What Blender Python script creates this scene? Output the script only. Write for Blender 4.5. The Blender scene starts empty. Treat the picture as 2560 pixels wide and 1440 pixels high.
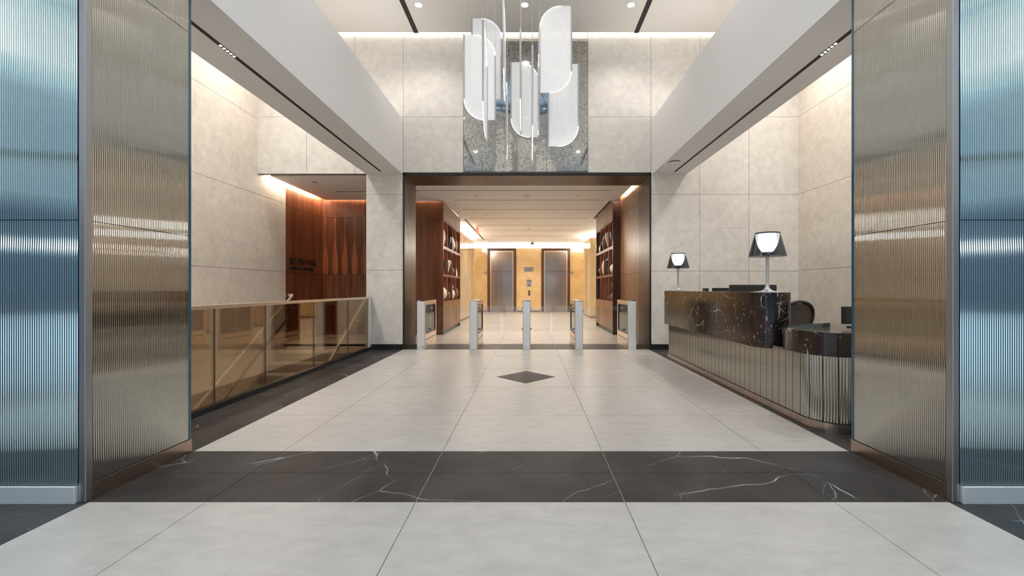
import bpy, math, random
from mathutils import Vector

random.seed(7)
S = bpy.context.scene
COL = S.collection
PI = math.pi

# ------------------------------------------------------------------ camera
cam_d = bpy.data.cameras.new('camera')
cam = bpy.data.objects.new('camera', cam_d)
COL.objects.link(cam)
cam.location = (0, 0, 1.2)
cam.rotation_euler = (PI / 2, 0, 0)
cam_d.sensor_width = 36.0
cam_d.lens = 36.0 * 1055 / 2560
cam_d.shift_x = -42 / 2560
cam_d.shift_y = 1 / 2560
cam_d.clip_start = 0.05
S.camera = cam

# ------------------------------------------------------------------ view, world, lights
S.view_settings.view_transform = 'Standard'
S.view_settings.look = 'None'
S.view_settings.gamma = 1.0
S.view_settings.exposure = 0.05
S.view_settings.use_curve_mapping = False
S.cycles.caustics_reflective = False
S.cycles.caustics_refractive = False
S.cycles.max_bounces = 12
S.cycles.diffuse_bounces = 6
S.cycles.transparent_max_bounces = 16
S.cycles.sample_clamp_indirect = 6.0

W = bpy.data.worlds.new('world')
S.world = W
W.use_nodes = True
wn = W.node_tree.nodes
wn['Background'].inputs[0].default_value = (0.68, 0.85, 1.0, 1)
wn['Background'].inputs[1].default_value = 3.2


def spot(x, y, z, power, col=(1.0, 0.87, 0.72), size=1.9, blend=0.8, r=0.05, tilt=(0, 0, 0)):
    l = bpy.data.lights.new('spot_lamp', 'SPOT')
    l.energy = power; l.color = col; l.spot_size = size; l.spot_blend = blend; l.shadow_soft_size = r
    o = bpy.data.objects.new('spot_lamp', l); COL.objects.link(o)
    o.location = (x, y, z); o.rotation_euler = tilt
    return o


def strip(loc, rot, sx, sy, power, col):
    l = bpy.data.lights.new('cove_lamp', 'AREA')
    l.shape = 'RECTANGLE'; l.size = sx; l.size_y = sy; l.energy = power; l.color = col
    o = bpy.data.objects.new('cove_lamp', l); COL.objects.link(o)
    o.location = loc; o.rotation_euler = rot
    return o


ZC = 6.14      # lobby ceiling
ZL = 3.46      # low ceiling
YB = 8.30      # lobby back wall face
WARM = (1.0, 0.87, 0.72)
NEUT = (1.0, 0.95, 0.89)
DOWN_X = (-1.92, -0.07, 1.78)
DOWN_Y = (7.35, 4.35, 1.35)
for y in DOWN_Y:
    for x in DOWN_X:
        spot(x, y, ZC - 0.03, 95, NEUT, 2.3, 0.9)
for x in (-4.6, 4.6):  # unseen lamps without fixtures that brighten the side walls
    for y in (7.3, 5.6, 3.9, 1.8):
        spot(x, y, ZC - 0.03, 400, NEUT, 2.4, 1.0, 0.4)
for y in (10.4, 13.2, 16.3, 19.4):
    for x in (-1.3, 1.2):
        spot(x, y, ZL - 0.02, 200, WARM, 2.5, 0.9)

# ------------------------------------------------------------------ materials
MATS = {}


def nt(name):
    m = bpy.data.materials.new(name); m.use_nodes = True
    n = m.node_tree.nodes; l = m.node_tree.links
    return m, n, l, n['Principled BSDF']


def rgb(c):
    return (c[0], c[1], c[2], 1)


def basic(name, col, rough=0.5, metal=0.0, spec=0.5, emit=None, es=0.0):
    m, n, l, b = nt(name)
    b.inputs['Base Color'].default_value = rgb(col)
    b.inputs['Roughness'].default_value = rough
    b.inputs['Metallic'].default_value = metal
    b.inputs['Specular IOR Level'].default_value = spec
    if emit:
        b.inputs['Emission Color'].default_value = rgb(emit)
        b.inputs['Emission Strength'].default_value = es
    MATS[name] = m
    return m


def coords(n, l, scale=(1, 1, 1), rot=(0, 0, 0)):
    tc = n.new('ShaderNodeTexCoord'); mp = n.new('ShaderNodeMapping')
    mp.inputs['Scale'].default_value = scale
    mp.inputs['Rotation'].default_value = rot
    l.new(tc.outputs['Object'], mp.inputs['Vector'])
    return mp.outputs['Vector']


def noise(n, l, vec, scale, detail=4, rough=0.55, dist=0.0):
    t = n.new('ShaderNodeTexNoise')
    t.inputs['Scale'].default_value = scale; t.inputs['Detail'].default_value = detail
    t.inputs['Roughness'].default_value = rough; t.inputs['Distortion'].default_value = dist
    l.new(vec, t.inputs['Vector'])
    return t


def ramp(n, l, fac, stops):
    r = n.new('ShaderNodeValToRGB')
    e = r.color_ramp.elements
    while len(e) < len(stops):
        e.new(0.5)
    for i, (p, c) in enumerate(stops):
        e[i].position = p; e[i].color = rgb(c)
    l.new(fac, r.inputs['Fac'])
    return r.outputs['Color']


def mix(n, l, fac, a, b, mode='MIX'):
    m = n.new('ShaderNodeMix'); m.data_type = 'RGBA'; m.blend_type = mode
    for s, v in ((0, fac), (6, a), (7, b)):
        if isinstance(v, (int, float)):
            m.inputs[s].default_value = v
        elif isinstance(v, tuple):
            m.inputs[s].default_value = rgb(v)
        else:
            l.new(v, m.inputs[s])
    return m.outputs[2]


def stone(name, c1, c2, c3, rough, scale=1.0, streak=(1, 1, 1), bump=0.0, spec=0.5):
    m, n, l, b = nt(name)
    v = coords(n, l, streak)
    a = noise(n, l, v, 1.1 * scale, 6, 0.6, 0.6)
    f = noise(n, l, v, 9 * scale, 8, 0.65, 0.4)
    base = ramp(n, l, a.outputs['Fac'], [(0.30, c1), (0.52, c2), (0.72, c3)])
    fine = ramp(n, l, f.outputs['Fac'], [(0.32, (0.86, 0.86, 0.86)), (0.68, (1.06, 1.05, 1.04))])
    l.new(mix(n, l, 1.0, base, fine, 'MULTIPLY'), b.inputs['Base Color'])
    b.inputs['Roughness'].default_value = rough
    b.inputs['Specular IOR Level'].default_value = spec
    if bump:
        bp = n.new('ShaderNodeBump'); bp.inputs['Strength'].default_value = bump; bp.inputs['Distance'].default_value = 0.01
        l.new(f.outputs['Fac'], bp.inputs['Height']); l.new(bp.outputs['Normal'], b.inputs['Normal'])
    MATS[name] = m
    return m


def marble(name, c1, c2, vein, rough, layers, spec=0.5, cloud_scale=1.6):
    """layers: (cell scale, vein width, mask scale, mask threshold, warp, stretch)"""
    m, n, l, b = nt(name)
    v = coords(n, l)
    cloud = noise(n, l, v, cloud_scale, 6, 0.62, 0.8)
    out = ramp(n, l, cloud.outputs['Fac'], [(0.35, c1), (0.66, c2)])
    for k, (sc, wd, ms, th, wp, st, op) in enumerate(layers):
        mp = n.new('ShaderNodeMapping'); mp.inputs['Rotation'].default_value = (0.5 + 1.1 * k, 0.35, 0.8 - 0.9 * k); mp.inputs['Scale'].default_value = st
        mp.inputs['Scale'].default_value = (1, 1, 1)
        l.new(v, mp.inputs['Vector'])
        ms_ = n.new('ShaderNodeMapping'); ms_.inputs['Scale'].default_value = st
        l.new(mp.outputs['Vector'], ms_.inputs['Vector']); mp = ms_
        d = noise(n, l, v, sc * (0.9 if min(st) > .3 else 0.3), 3 if min(st) > .3 else 1, 0.5)
        add = n.new('ShaderNodeVectorMath'); add.operation = 'MULTIPLY_ADD'
        l.new(d.outputs['Color'], add.inputs[0]); add.inputs[1].default_value = (wp / sc,) * 3; l.new(mp.outputs['Vector'], add.inputs[2])
        vo = n.new('ShaderNodeTexVoronoi'); vo.feature = 'DISTANCE_TO_EDGE' if min(st) > .3 else 'F1'; vo.inputs['Scale'].default_value = sc
        l.new(add.outputs[0], vo.inputs['Vector'])
        wn_ = noise(n, l, v, sc * 3.0, 3, 0.6)
        r0 = n.new('ShaderNodeMapRange'); r0.inputs[1].default_value = 0.35; r0.inputs[2].default_value = 0.75; r0.inputs[3].default_value = wd * .35; r0.inputs[4].default_value = wd * 1.5
        l.new(wn_.outputs['Fac'], r0.inputs[0])
        r1 = n.new('ShaderNodeMapRange'); r1.inputs[1].default_value = 0.0
        r1.inputs[3].default_value = 1.0; r1.inputs[4].default_value = 0.0
        l.new(r0.outputs[0], r1.inputs[2])
        l.new(vo.outputs['Distance'], r1.inputs[0])
        mk = noise(n, l, v, ms, 3, 0.55)
        r2 = n.new('ShaderNodeMapRange'); r2.inputs[1].default_value = th; r2.inputs[2].default_value = th + 0.08
        r2.inputs[4].default_value = op
        l.new(mk.outputs['Fac'], r2.inputs[0])
        mu = n.new('ShaderNodeMath'); mu.operation = 'MULTIPLY'
        l.new(r1.outputs[0], mu.inputs[0]); l.new(r2.outputs[0], mu.inputs[1])
        out = mix(n, l, mu.outputs[0], out, vein)
    l.new(out, b.inputs['Base Color'])
    b.inputs['Roughness'].default_value = rough
    b.inputs['Specular IOR Level'].default_value = spec
    MATS[name] = m
    return m


def wood(name, dark, mid, light, rough=0.32, axis='x', figure=False, k=1.0):
    """vertical straight grain; axis = the horizontal direction the boards run across"""
    m, n, l, b = nt(name)
    sc = (26 * k, 3, 0.7) if axis == 'x' else (3, 26 * k, 0.7)
    v = coords(n, l, sc)
    g = noise(n, l, v, 1.0, 6, 0.6, 0.3)
    v2 = coords(n, l, (110, 110, 1.6))
    p = noise(n, l, v2, 1.0, 3, 0.6)
    sc3 = (5.5 * k, 1, 0.35) if axis == 'x' else (1, 5.5 * k, 0.35)
    w = noise(n, l, coords(n, l, sc3), 1.0, 3, 0.5)
    base = ramp(n, l, g.outputs['Fac'], [(0.28, dark), (0.5, mid), (0.72, light)])
    pores = ramp(n, l, p.outputs['Fac'], [(0.35, (0.72, 0.70, 0.68)), (0.6, (1.05, 1.05, 1.05))])
    wide = ramp(n, l, w.outputs['Fac'], [(0.32, (0.68, 0.64, 0.62)), (0.68, (1.18, 1.16, 1.12))])
    c = mix(n, l, 1.0, base, pores, 'MULTIPLY')
    c = mix(n, l, 1.0, c, wide, 'MULTIPLY')
    if figure:      # book-matched flame figure repeating every quarter metre
        tc = n.new('ShaderNodeTexCoord'); sp = n.new('ShaderNodeSeparateXYZ'); l.new(tc.outputs['Object'], sp.inputs[0])

        def mth(op, a, bb=None):
            q = n.new('ShaderNodeMath'); q.operation = op
            for i, vv in enumerate((a, bb)):
                if vv is None:
                    continue
                if isinstance(vv, (int, float)):
                    q.inputs[i].default_value = vv
                else:
                    l.new(vv, q.inputs[i])
            return q.outputs[0]
        fx = mth('PINGPONG', sp.outputs[0 if axis == 'x' else 1], 0.125)
        cb = n.new('ShaderNodeCombineXYZ')
        l.new(mth('MULTIPLY', fx, 16.0), cb.inputs[0]); l.new(mth('MULTIPLY', sp.outputs[2], 1.5), cb.inputs[2])
        q = noise(n, l, cb.outputs[0], 1.0, 2, 0.4, 0.4)
        hx = mth('SUBTRACT', 1.0, mth('MULTIPLY', fx, 8.0))
        wz = mth('MULTIPLY', mth('SINE', mth('MULTIPLY', sp.outputs[2], 4.2)), 0.16)
        tot = mth('ADD', mth('ADD', mth('MULTIPLY', hx, 0.62), wz), mth('MULTIPLY', q.outputs['Fac'], 0.35))
        fig = ramp(n, l, tot, [(0.50, (0.62, 0.56, 0.52)), (0.62, (1.0, 0.98, 0.95)), (0.74, (1.75, 1.6, 1.45))])
        c = mix(n, l, 1.0, c, fig, 'MULTIPLY')
    l.new(c, b.inputs['Base Color'])
    b.inputs['Roughness'].default_value = rough
    MATS[name] = m
    return m


def thin_glass(name, tint, refl_rough=0.0, base_refl=0.04, refl_col=(1, 1, 1), ior=1.5, edge=1.0):
    m, n, l, b = nt(name)
    n.remove(b)
    out = n['Material Output']
    t = n.new('ShaderNodeBsdfTransparent'); t.inputs[0].default_value = rgb(tint)
    g = n.new('ShaderNodeBsdfGlossy'); g.inputs['Roughness'].default_value = refl_rough; g.inputs[0].default_value = rgb(refl_col)
    f = n.new('ShaderNodeFresnel'); f.inputs['IOR'].default_value = ior
    a = n.new('ShaderNodeMath'); a.operation = 'MULTIPLY_ADD'; a.use_clamp = True
    l.new(f.outputs[0], a.inputs[0]); a.inputs[1].default_value = edge; a.inputs[2].default_value = base_refl
    ms = n.new('ShaderNodeMixShader')
    l.new(a.outputs[0], ms.inputs[0]); l.new(t.outputs[0], ms.inputs[1]); l.new(g.outputs[0], ms.inputs[2])
    l.new(ms.outputs[0], out.inputs['Surface'])
    MATS[name] = m
    return m


stone('limestone', (0.68, 0.65, 0.61), (0.715, 0.69, 0.65), (0.745, 0.72, 0.685), 0.55, 0.8, (1, 1, 1))
stone('warm_plaster', (0.69, 0.625, 0.545), (0.735, 0.675, 0.595), (0.77, 0.71, 0.635), 0.5, 0.8)
stone('floor_stone', (0.425, 0.405, 0.38), (0.445, 0.427, 0.405), (0.465, 0.45, 0.43), 0.33, 0.8, (0.7, 1.5, 1), 0.0, 0.38)
stone('onyx_marble', (0.66, 0.46, 0.22), (0.74, 0.55, 0.30), (0.80, 0.63, 0.38), 0.07, 1.6)
marble('floor_marble', (0.024, 0.022, 0.022), (0.050, 0.046, 0.046), (0.46, 0.45, 0.44), 0.48,
       [(1.3, 0.0055, 1.1, 0.48, 0.35, (1, .45, 1), .85), (16.0, 0.13, 1.7, 0.52, 0.3, (1, .10, 1), .7), (3.5, 0.010, 2.2, 0.54, 0.3, (1, .4, 1), .6)], 0.22)
marble('portal_marble', (0.085, 0.051, 0.033), (0.145, 0.092, 0.060), (0.46, 0.36, 0.27), 0.36,
       [(1.3, 0.007, 1.2, 0.52, 0.4, (1, 1, .6), .7), (16.0, 0.15, 2.0, 0.48, 0.3, (1, .10, 1), .6), (16.0, 0.15, 2.0, 0.50, 0.3, (1, 1, .10), .6)], 0.25)
marble('desk_marble', (0.014, 0.0095, 0.008), (0.056, 0.036, 0.028), (0.66, 0.61, 0.56), 0.15,
       [(1.4, 0.009, 1.2, 0.52, 0.4, (1, 1, .8), .9), (20.0, 0.17, 3.0, 0.28, 0.6, (1, .16, 1), .95), (26.0, 0.17, 4.0, 0.30, 0.6, (.16, 1, 1), .95),
        (20.0, 0.17, 3.4, 0.30, 0.6, (1, 1, .16), .95), (6.0, 0.022, 2.4, 0.55, 0.4, (1, .8, 1), .8)], 0.36)
wood('walnut', (0.10, 0.034, 0.017), (0.18, 0.065, 0.030), (0.27, 0.108, 0.052), 0.30, 'x')
wood('walnut_side', (0.12, 0.036, 0.016), (0.21, 0.068, 0.029), (0.31, 0.112, 0.048), 0.30, 'y')
wood('flame_veneer', (0.13, 0.042, 0.020), (0.21, 0.074, 0.032), (0.31, 0.12, 0.054), 0.30, 'x', True)
wood('oak_brown', (0.17, 0.085, 0.040), (0.26, 0.135, 0.066), (0.34, 0.19, 0.098), 0.36, 'y')
wood('oak_brown_front', (0.17, 0.085, 0.040), (0.26, 0.135, 0.066), (0.34, 0.19, 0.098), 0.36, 'x')
wood('dark_wood', (0.030, 0.012, 0.010), (0.055, 0.022, 0.018), (0.085, 0.034, 0.026), 0.30, 'x')
wood('red_wood', (0.16, 0.060, 0.038), (0.25, 0.10, 0.062), (0.33, 0.14, 0.088), 0.4, 'y')
basic('white_paint', (0.74, 0.725, 0.70), 0.6)
basic('ceiling_paint', (0.74, 0.72, 0.69), 0.7)
basic('low_ceiling_paint', (0.86, 0.84, 0.81), 0.6)
basic('beam_paint', (0.78, 0.78, 0.785), 0.6)
basic('black_slot', (0.012, 0.010, 0.008), 0.6)
basic('black_metal', (0.015, 0.015, 0.016), 0.35)
basic('dark_plastic', (0.018, 0.017, 0.017), 0.45)
basic('grout_dark', (0.16, 0.15, 0.14), 0.8)
basic('grout_light', (0.42, 0.41, 0.40), 0.8)
basic('joint_dark', (0.16, 0.145, 0.13), 0.9)
basic('steel', (0.62, 0.62, 0.62), 0.28, 1.0)
basic('elevator_steel', (0.50, 0.43, 0.385), 0.18, 1.0)
basic('satin_steel', (0.86, 0.87, 0.88), 0.5, 0.75)
basic('bar_metal', (0.46, 0.47, 0.49), 0.45, 0.7)
basic('post_steel', (0.40, 0.41, 0.42), 0.36, 1.0)
basic('rail_metal', (0.93, 0.86, 0.76), 0.35, 0.5)
basic('bronze_metal', (0.42, 0.33, 0.27), 0.26, 1.0)
basic('champagne_metal', (0.78, 0.68, 0.58), 0.30, 1.0)
basic('lamp_metal', (0.50, 0.52, 0.53), 0.35, 0.6)
basic('white_ceramic', (0.80, 0.76, 0.70), 0.35)
basic('cream_ceramic', (0.66, 0.57, 0.45), 0.45)
basic('brown_ceramic', (0.15, 0.090, 0.060), 0.4)
basic('dark_ceramic', (0.035, 0.026, 0.022), 0.35)
basic('chair_mesh', (0.060, 0.045, 0.040), 0.7)
basic('cove_glow', (1, 1, 1), 0.5, emit=(1.0, 0.95, 0.88), es=22.0)
basic('cove_glow_hall', (1, 1, 1), 0.5, emit=(1.0, 0.93, 0.84), es=20.0)
basic('added_uplight', (1, 1, 1), 0.5, emit=(1.0, 0.955, 0.90), es=10.5)
basic('led_warm', (1, 1, 1), 0.5, emit=(1.0, 0.83, 0.66), es=85.0)
basic('lamp_glow', (1, 1, 1), 0.4, emit=(1.0, 0.95, 0.91), es=3.8)
basic('led_white', (1, 1, 1), 0.4, emit=(1.0, 0.97, 0.93), es=1.6)
basic('downlight_glow', (1, 1, 1), 0.4, emit=(1.0, 0.95, 0.88), es=14.0)
basic('red_glow', (0.8, 0.05, 0.03), 0.4, emit=(1.0, 0.10, 0.06), es=1.4)
basic('concrete', (0.42, 0.42, 0.42), 0.85)
basic('building_skin', (0.10, 0.12, 0.14), 0.5)
basic('building_window', (0.05, 0.08, 0.11), 0.05)
basic('reflection_glow', (0.2, 0.2, 0.2), 0.4, emit=(0.95, 0.97, 1.0), es=4.0)  # glow added to feed the screen reflections
basic('stair_stone', (0.20, 0.165, 0.13), 0.45)
basic('fluted_bronze', (0.48, 0.48, 0.45), 0.035, 1.0)
basic('fluted_daylight_blue', (0.62, 0.80, 0.84), 0.05, 1.0)  # blue of the reflected daylight put into the glass colour
basic('fluted_desk', (0.44, 0.42, 0.37), 0.08, 1.0)
basic('glass_edge', (0.02, 0.085, 0.13), 0.12, 0.0, 0.8)
basic('bronze_edge', (0.12, 0.085, 0.055), 0.3)
basic('pane_edge', (0.78, 0.82, 0.80), 0.25)
basic('green_glass', (0.10, 0.15, 0.135), 0.12, 0.3, 0.8)
thin_glass('bronze_glass', (0.89, 0.82, 0.72), 0.0, 0.015, (0.95, 0.86, 0.74), 1.45, 0.75)
thin_glass('clear_glass', (0.95, 0.96, 0.95), 0.0, 0.015, (1, 1, 1), 1.4, 0.9)
thin_glass('smoke_glass', (0.54, 0.55, 0.57), 0.03, 0.01, (0.8, 0.85, 0.9), 1.4, 0.5)
thin_glass('window_glass', (0.80, 0.83, 0.84), 0.0, 0.03, (0.9, 0.95, 1.0), 1.45)


def leaf_material():
    m, n, l, b = nt('ribbed_acrylic')
    b.inputs['Base Color'].default_value = rgb((0.86, 0.86, 0.86))
    b.inputs['Roughness'].default_value = 0.25
    b.inputs['Emission Color'].default_value = rgb((1.0, 0.985, 0.96))
    b.inputs['Emission Strength'].default_value = 0.16
    tr = n.new('ShaderNodeBsdfTransparent'); tr.inputs[0].default_value = rgb((0.95, 0.96, 0.97))
    v = coords(n, l, (1, 1, 1))
    wv = n.new('ShaderNodeTexWave'); wv.wave_type = 'BANDS'; wv.bands_direction = 'X'
    wv.inputs['Scale'].default_value = 16.8; wv.inputs['Distortion'].default_value = 0.0
    l.new(v, wv.inputs['Vector'])
    r = n.new('ShaderNodeMapRange'); r.inputs[3].default_value = 0.66; r.inputs[4].default_value = 0.97
    l.new(wv.outputs['Fac'], r.inputs[0])
    ms = n.new('ShaderNodeMixShader')
    l.new(r.outputs[0], ms.inputs[0]); l.new(tr.outputs[0], ms.inputs[1]); l.new(b.outputs[0], ms.inputs[2])
    l.new(ms.outputs[0], n['Material Output'].inputs['Surface'])
    MATS['ribbed_acrylic'] = m


leaf_material()


def mirror_material():
    m, n, l, b = nt('antique_mirror_glass')
    v = coords(n, l, (1, 1, 1))
    a = noise(n, l, v, 18, 8, 0.75, 1.0)
    s = noise(n, l, v, 46, 6, 0.75, 0.6)
    mm = n.new('ShaderNodeMath'); mm.operation = 'ADD'
    l.new(a.outputs['Fac'], mm.inputs[0]); l.new(s.outputs['Fac'], mm.inputs[1])
    hf = n.new('ShaderNodeMath'); hf.operation = 'MULTIPLY'; hf.inputs[1].default_value = 0.5; l.new(mm.outputs[0], hf.inputs[0])
    c = ramp(n, l, hf.outputs[0], [(0.36, (0.10, 0.09, 0.075)), (0.44, (0.36, 0.35, 0.32)), (0.54, (0.62, 0.62, 0.60))])
    l.new(c, b.inputs['Base Color'])
    b.inputs['Metallic'].default_value = 1.0
    rr = ramp(n, l, hf.outputs[0], [(0.38, (0.45, 0.45, 0.45)), (0.50, (0.04, 0.04, 0.04))])
    l.new(rr, b.inputs['Roughness'])
    MATS['antique_mirror_glass'] = m


mirror_material()


# ------------------------------------------------------------------ mesh helpers
class MB:
    def __init__(self):
        self.v = []; self.f = []; self.smooth = []

    def _add(self, vs, fs, smooth=False):
        o = len(self.v)
        self.v += [tuple(p) for p in vs]
        for q in fs:
            self.f.append([i + o for i in q]); self.smooth.append(smooth)
        return self

    def box(self, x0, x1, y0, y1, z0, z1):
        x0, x1 = min(x0, x1), max(x0, x1); y0, y1 = min(y0, y1), max(y0, y1); z0, z1 = min(z0, z1), max(z0, z1)
        vs = [(x0, y0, z0), (x1, y0, z0), (x1, y1, z0), (x0, y1, z0), (x0, y0, z1), (x1, y0, z1), (x1, y1, z1), (x0, y1, z1)]
        return self._add(vs, [(0, 3, 2, 1), (4, 5, 6, 7), (0, 1, 5, 4), (1, 2, 6, 5), (2, 3, 7, 6), (3, 0, 4, 7)])

    def rbox(self, x0, x1, y0, y1, z0, z1, r=0.01, seg=3):
        """box with rounded vertical edges"""
        pts = []
        for cx, cy, a0 in ((x1 - r, y1 - r, 0), (x0 + r, y1 - r, PI / 2), (x0 + r, y0 + r, PI), (x1 - r, y0 + r, 1.5 * PI)):
            for k in range(seg + 1):
                a = a0 + PI / 2 * k / seg
                pts.append((cx + r * math.cos(a), cy + r * math.sin(a)))
        return self.prism(pts, z0, z1)

    def prism(self, pts, z0, z1, smooth=False):
        """polygon in xy (counter-clockwise) extruded in z"""
        n = len(pts)
        vs = [(p[0], p[1], z0) for p in pts] + [(p[0], p[1], z1) for p in pts]
        fs = [tuple(reversed(range(n))), tuple(range(n, 2 * n))]
        self._add(vs, fs)
        o = len(self.v) - 2 * n
        for i in range(n):
            j = (i + 1) % n
            self.f.append([o + i, o + j, o + n + j, o + n + i]); self.smooth.append(smooth)
        return self

    def xz(self, pts, y0, y1):
        """polygon in xz extruded in y"""
        n = len(pts)
        vs = [(p[0], y0, p[1]) for p in pts] + [(p[0], y1, p[1]) for p in pts]
        fs = [tuple(range(n)), tuple(reversed(range(n, 2 * n)))]
        for i in range(n):
            j = (i + 1) % n
            fs.append((j, i, n + i, n + j))
        return self._add(vs, fs)

    def yz(self, pts, x0, x1):
        n = len(pts)
        vs = [(x0, p[0], p[1]) for p in pts] + [(x1, p[0], p[1]) for p in pts]
        fs = [tuple(reversed(range(n))), tuple(range(n, 2 * n))]
        for i in range(n):
            j = (i + 1) % n
            fs.append((i, j, n + j, n + i))
        return self._add(vs, fs)

    def tube(self, path, r, seg=10, cap=True):
        path = [Vector(p) for p in path]
        n = len(path)
        rings = []
        for i, p in enumerate(path):
            d = (path[min(i + 1, n - 1)] - path[max(i - 1, 0)]).normalized()
            up = Vector((0, 0, 1)) if abs(d.z) < 0.95 else Vector((1, 0, 0))
            a = d.cross(up).normalized(); b = a.cross(d).normalized()
            rr = r[i] if isinstance(r, (list, tuple)) else r
            rings.append([p + a * rr * math.cos(2 * PI * k / seg) + b * rr * math.sin(2 * PI * k / seg) for k in range(seg)])
        o = len(self.v)
        for q in rings:
            self.v += [tuple(p) for p in q]
        for i in range(n - 1):
            for k in range(seg):
                k2 = (k + 1) % seg
                self.f.append([o + i * seg + k, o + i * seg + k2, o + (i + 1) * seg + k2, o + (i + 1) * seg + k]); self.smooth.append(True)
        if cap:
            self.f.append([o + k for k in reversed(range(seg))]); self.smooth.append(False)
            self.f.append([o + (n - 1) * seg + k for k in range(seg)]); self.smooth.append(False)
        return self

    def lathe(self, prof, seg=28, c=(0, 0, 0), sy=1.0, smooth=True):
        """profile of (radius, z) turned about the vertical through c"""
        o = len(self.v); m = len(prof)
        for (r, z) in prof:
            for k in range(seg):
                a = 2 * PI * k / seg
                self.v.append((c[0] + r * math.cos(a), c[1] + sy * r * math.sin(a), c[2] + z))
        for i in range(m - 1):
            for k in range(seg):
                k2 = (k + 1) % seg
                self.f.append([o + i * seg + k, o + i * seg + k2, o + (i + 1) * seg + k2, o + (i + 1) * seg + k]); self.smooth.append(smooth)
        if prof[0][0] > 1e-6:
            self.f.append([o + k for k in reversed(range(seg))]); self.smooth.append(False)
        if prof[-1][0] > 1e-6:
            self.f.append([o + (m - 1) * seg + k for k in range(seg)]); self.smooth.append(False)
        return self

    def flutes(self, path, z0, z1, n, depth, seg=7):
        """n convex ribs along an open xy path; they bulge to the right of the direction of travel"""
        P = [Vector((p[0], p[1])) for p in path]
        L = [0.0]
        for a, b in zip(P, P[1:]):
            L.append(L[-1] + (b - a).length)

        def at(s):
            for i in range(len(P) - 1):
                if s <= L[i + 1] + 1e-9:
                    t = (s - L[i]) / max(L[i + 1] - L[i], 1e-9)
                    d = (P[i + 1] - P[i]).normalized()
                    return P[i].lerp(P[i + 1], t), Vector((d.y, -d.x))
            d = (P[-1] - P[-2]).normalized()
            return P[-1], Vector((d.y, -d.x))
        w = L[-1] / n
        for k in range(n):
            o = len(self.v)
            for j in range(seg + 1):
                u = j / seg
                p, nn = at((k + u) * w)
                q = p + nn * depth * (1 - (2 * u - 1) ** 2)
                self.v.append((q.x, q.y, z0)); self.v.append((q.x, q.y, z1))
            for j in range(seg):
                a = o + 2 * j
                self.f.append([a, a + 2, a + 3, a + 1]); self.smooth.append(True)
        return self

    def build(self, name, mat, parent=None, label=None):
        me = bpy.data.meshes.new(name)
        me.from_pydata(self.v, [], self.f)
        me.polygons.foreach_set('use_smooth', self.smooth)
        me.materials.append(MATS[mat])
        me.update()
        if any(self.smooth):
            me.set_sharp_from_angle(angle=math.radians(38))
        o = bpy.data.objects.new(name, me)
        COL.objects.link(o)
        if parent:
            o.parent = parent
        if label:
            o['label'] = label
        return o


def tag(o, label, cat, group=None):
    o['label'] = label; o['category'] = cat
    if group:
        o['group'] = group
    return o


def thing(name, label, cat, loc=(0, 0, 0), rz=0.0, group=None):
    o = bpy.data.objects.new(name, None)
    COL.objects.link(o)
    o.empty_display_size = 0.1
    o.location = loc; o.rotation_euler = (0, 0, rz)
    return tag(o, label, cat, group)


def text(name, body, size, mat, loc, rot, parent=None, extrude=0.0, offset=0.0, sx=1.0, align='LEFT', gap=1.0):
    cu = bpy.data.curves.new(name, 'FONT')
    cu.body = body; cu.size = size; cu.extrude = extrude; cu.offset = offset; cu.align_x = align; cu.space_character = gap
    tmp = bpy.data.objects.new(name, cu); COL.objects.link(tmp)
    me = bpy.data.meshes.new_from_object(tmp.evaluated_get(bpy.context.evaluated_depsgraph_get()))
    bpy.data.objects.remove(tmp); bpy.data.curves.remove(cu)
    me.name = name; me.materials.clear(); me.materials.append(MATS[mat])
    o = bpy.data.objects.new(name, me); COL.objects.link(o)
    o.location = loc; o.rotation_euler = rot; o.scale = (sx, 1, 1)
    if parent:
        o.parent = parent
    return o


def struct(o):
    o['kind'] = 'structure'
    return o


def dup(root, loc, label, group=None, rz=None):
    r = root.copy(); COL.objects.link(r); r.location = loc
    if rz is not None:
        r.rotation_euler = (0, 0, rz)
    r['label'] = label
    if group:
        r['group'] = group
    for ch in list(root.children):
        c = ch.copy(); COL.objects.link(c); c.parent = r
        for g in list(ch.children):
            d = g.copy(); COL.objects.link(d); d.parent = c
    return r


def bevel(o, w=0.004, seg=2):
    md = o.modifiers.new('edge', 'BEVEL'); md.width = w; md.segments = seg; md.limit_method = 'ANGLE'
    return o


# ------------------------------------------------------------------ the floor
XL, XR = -2.47, 2.36                       # edges of the pale field
JX = [-5.335, -4.16, -2.985, -1.81, -0.635, 0.54, 1.715, 2.89, 4.065, 5.24]
XJ = [XL, -1.81, -0.635, 0.54, 1.715, XR]
G = 0.0022
DIA = (-0.04, 5.73, 0.405)


def tiles(xs, ys, mb=None, skip=None):
    mb = mb or MB()
    for a, b in zip(xs, xs[1:]):
        for c, d in zip(ys, ys[1:]):
            if skip and skip(a, b, c, d):
                continue
            mb.box(a + G, b - G, c + G, d - G, -0.02, 0)
    return mb


yl = [-1.2, 0.02, 1.196, 2.371]
yf = [3.11, 3.979, 5.134, 6.33, 7.50, 8.30]
m = MB(); tiles(XJ, yl, m)
tiles([-5.33, -4.16, -2.985, XL], yl[:3], m); tiles([XR, 3.3, 4.3, 5.3], yl[:3], m)
tiles(XJ, yf, m, lambda a, b, c, d: abs(a + 0.635) < 1e-6 and abs(c - 5.134) < 1e-6)
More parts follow.
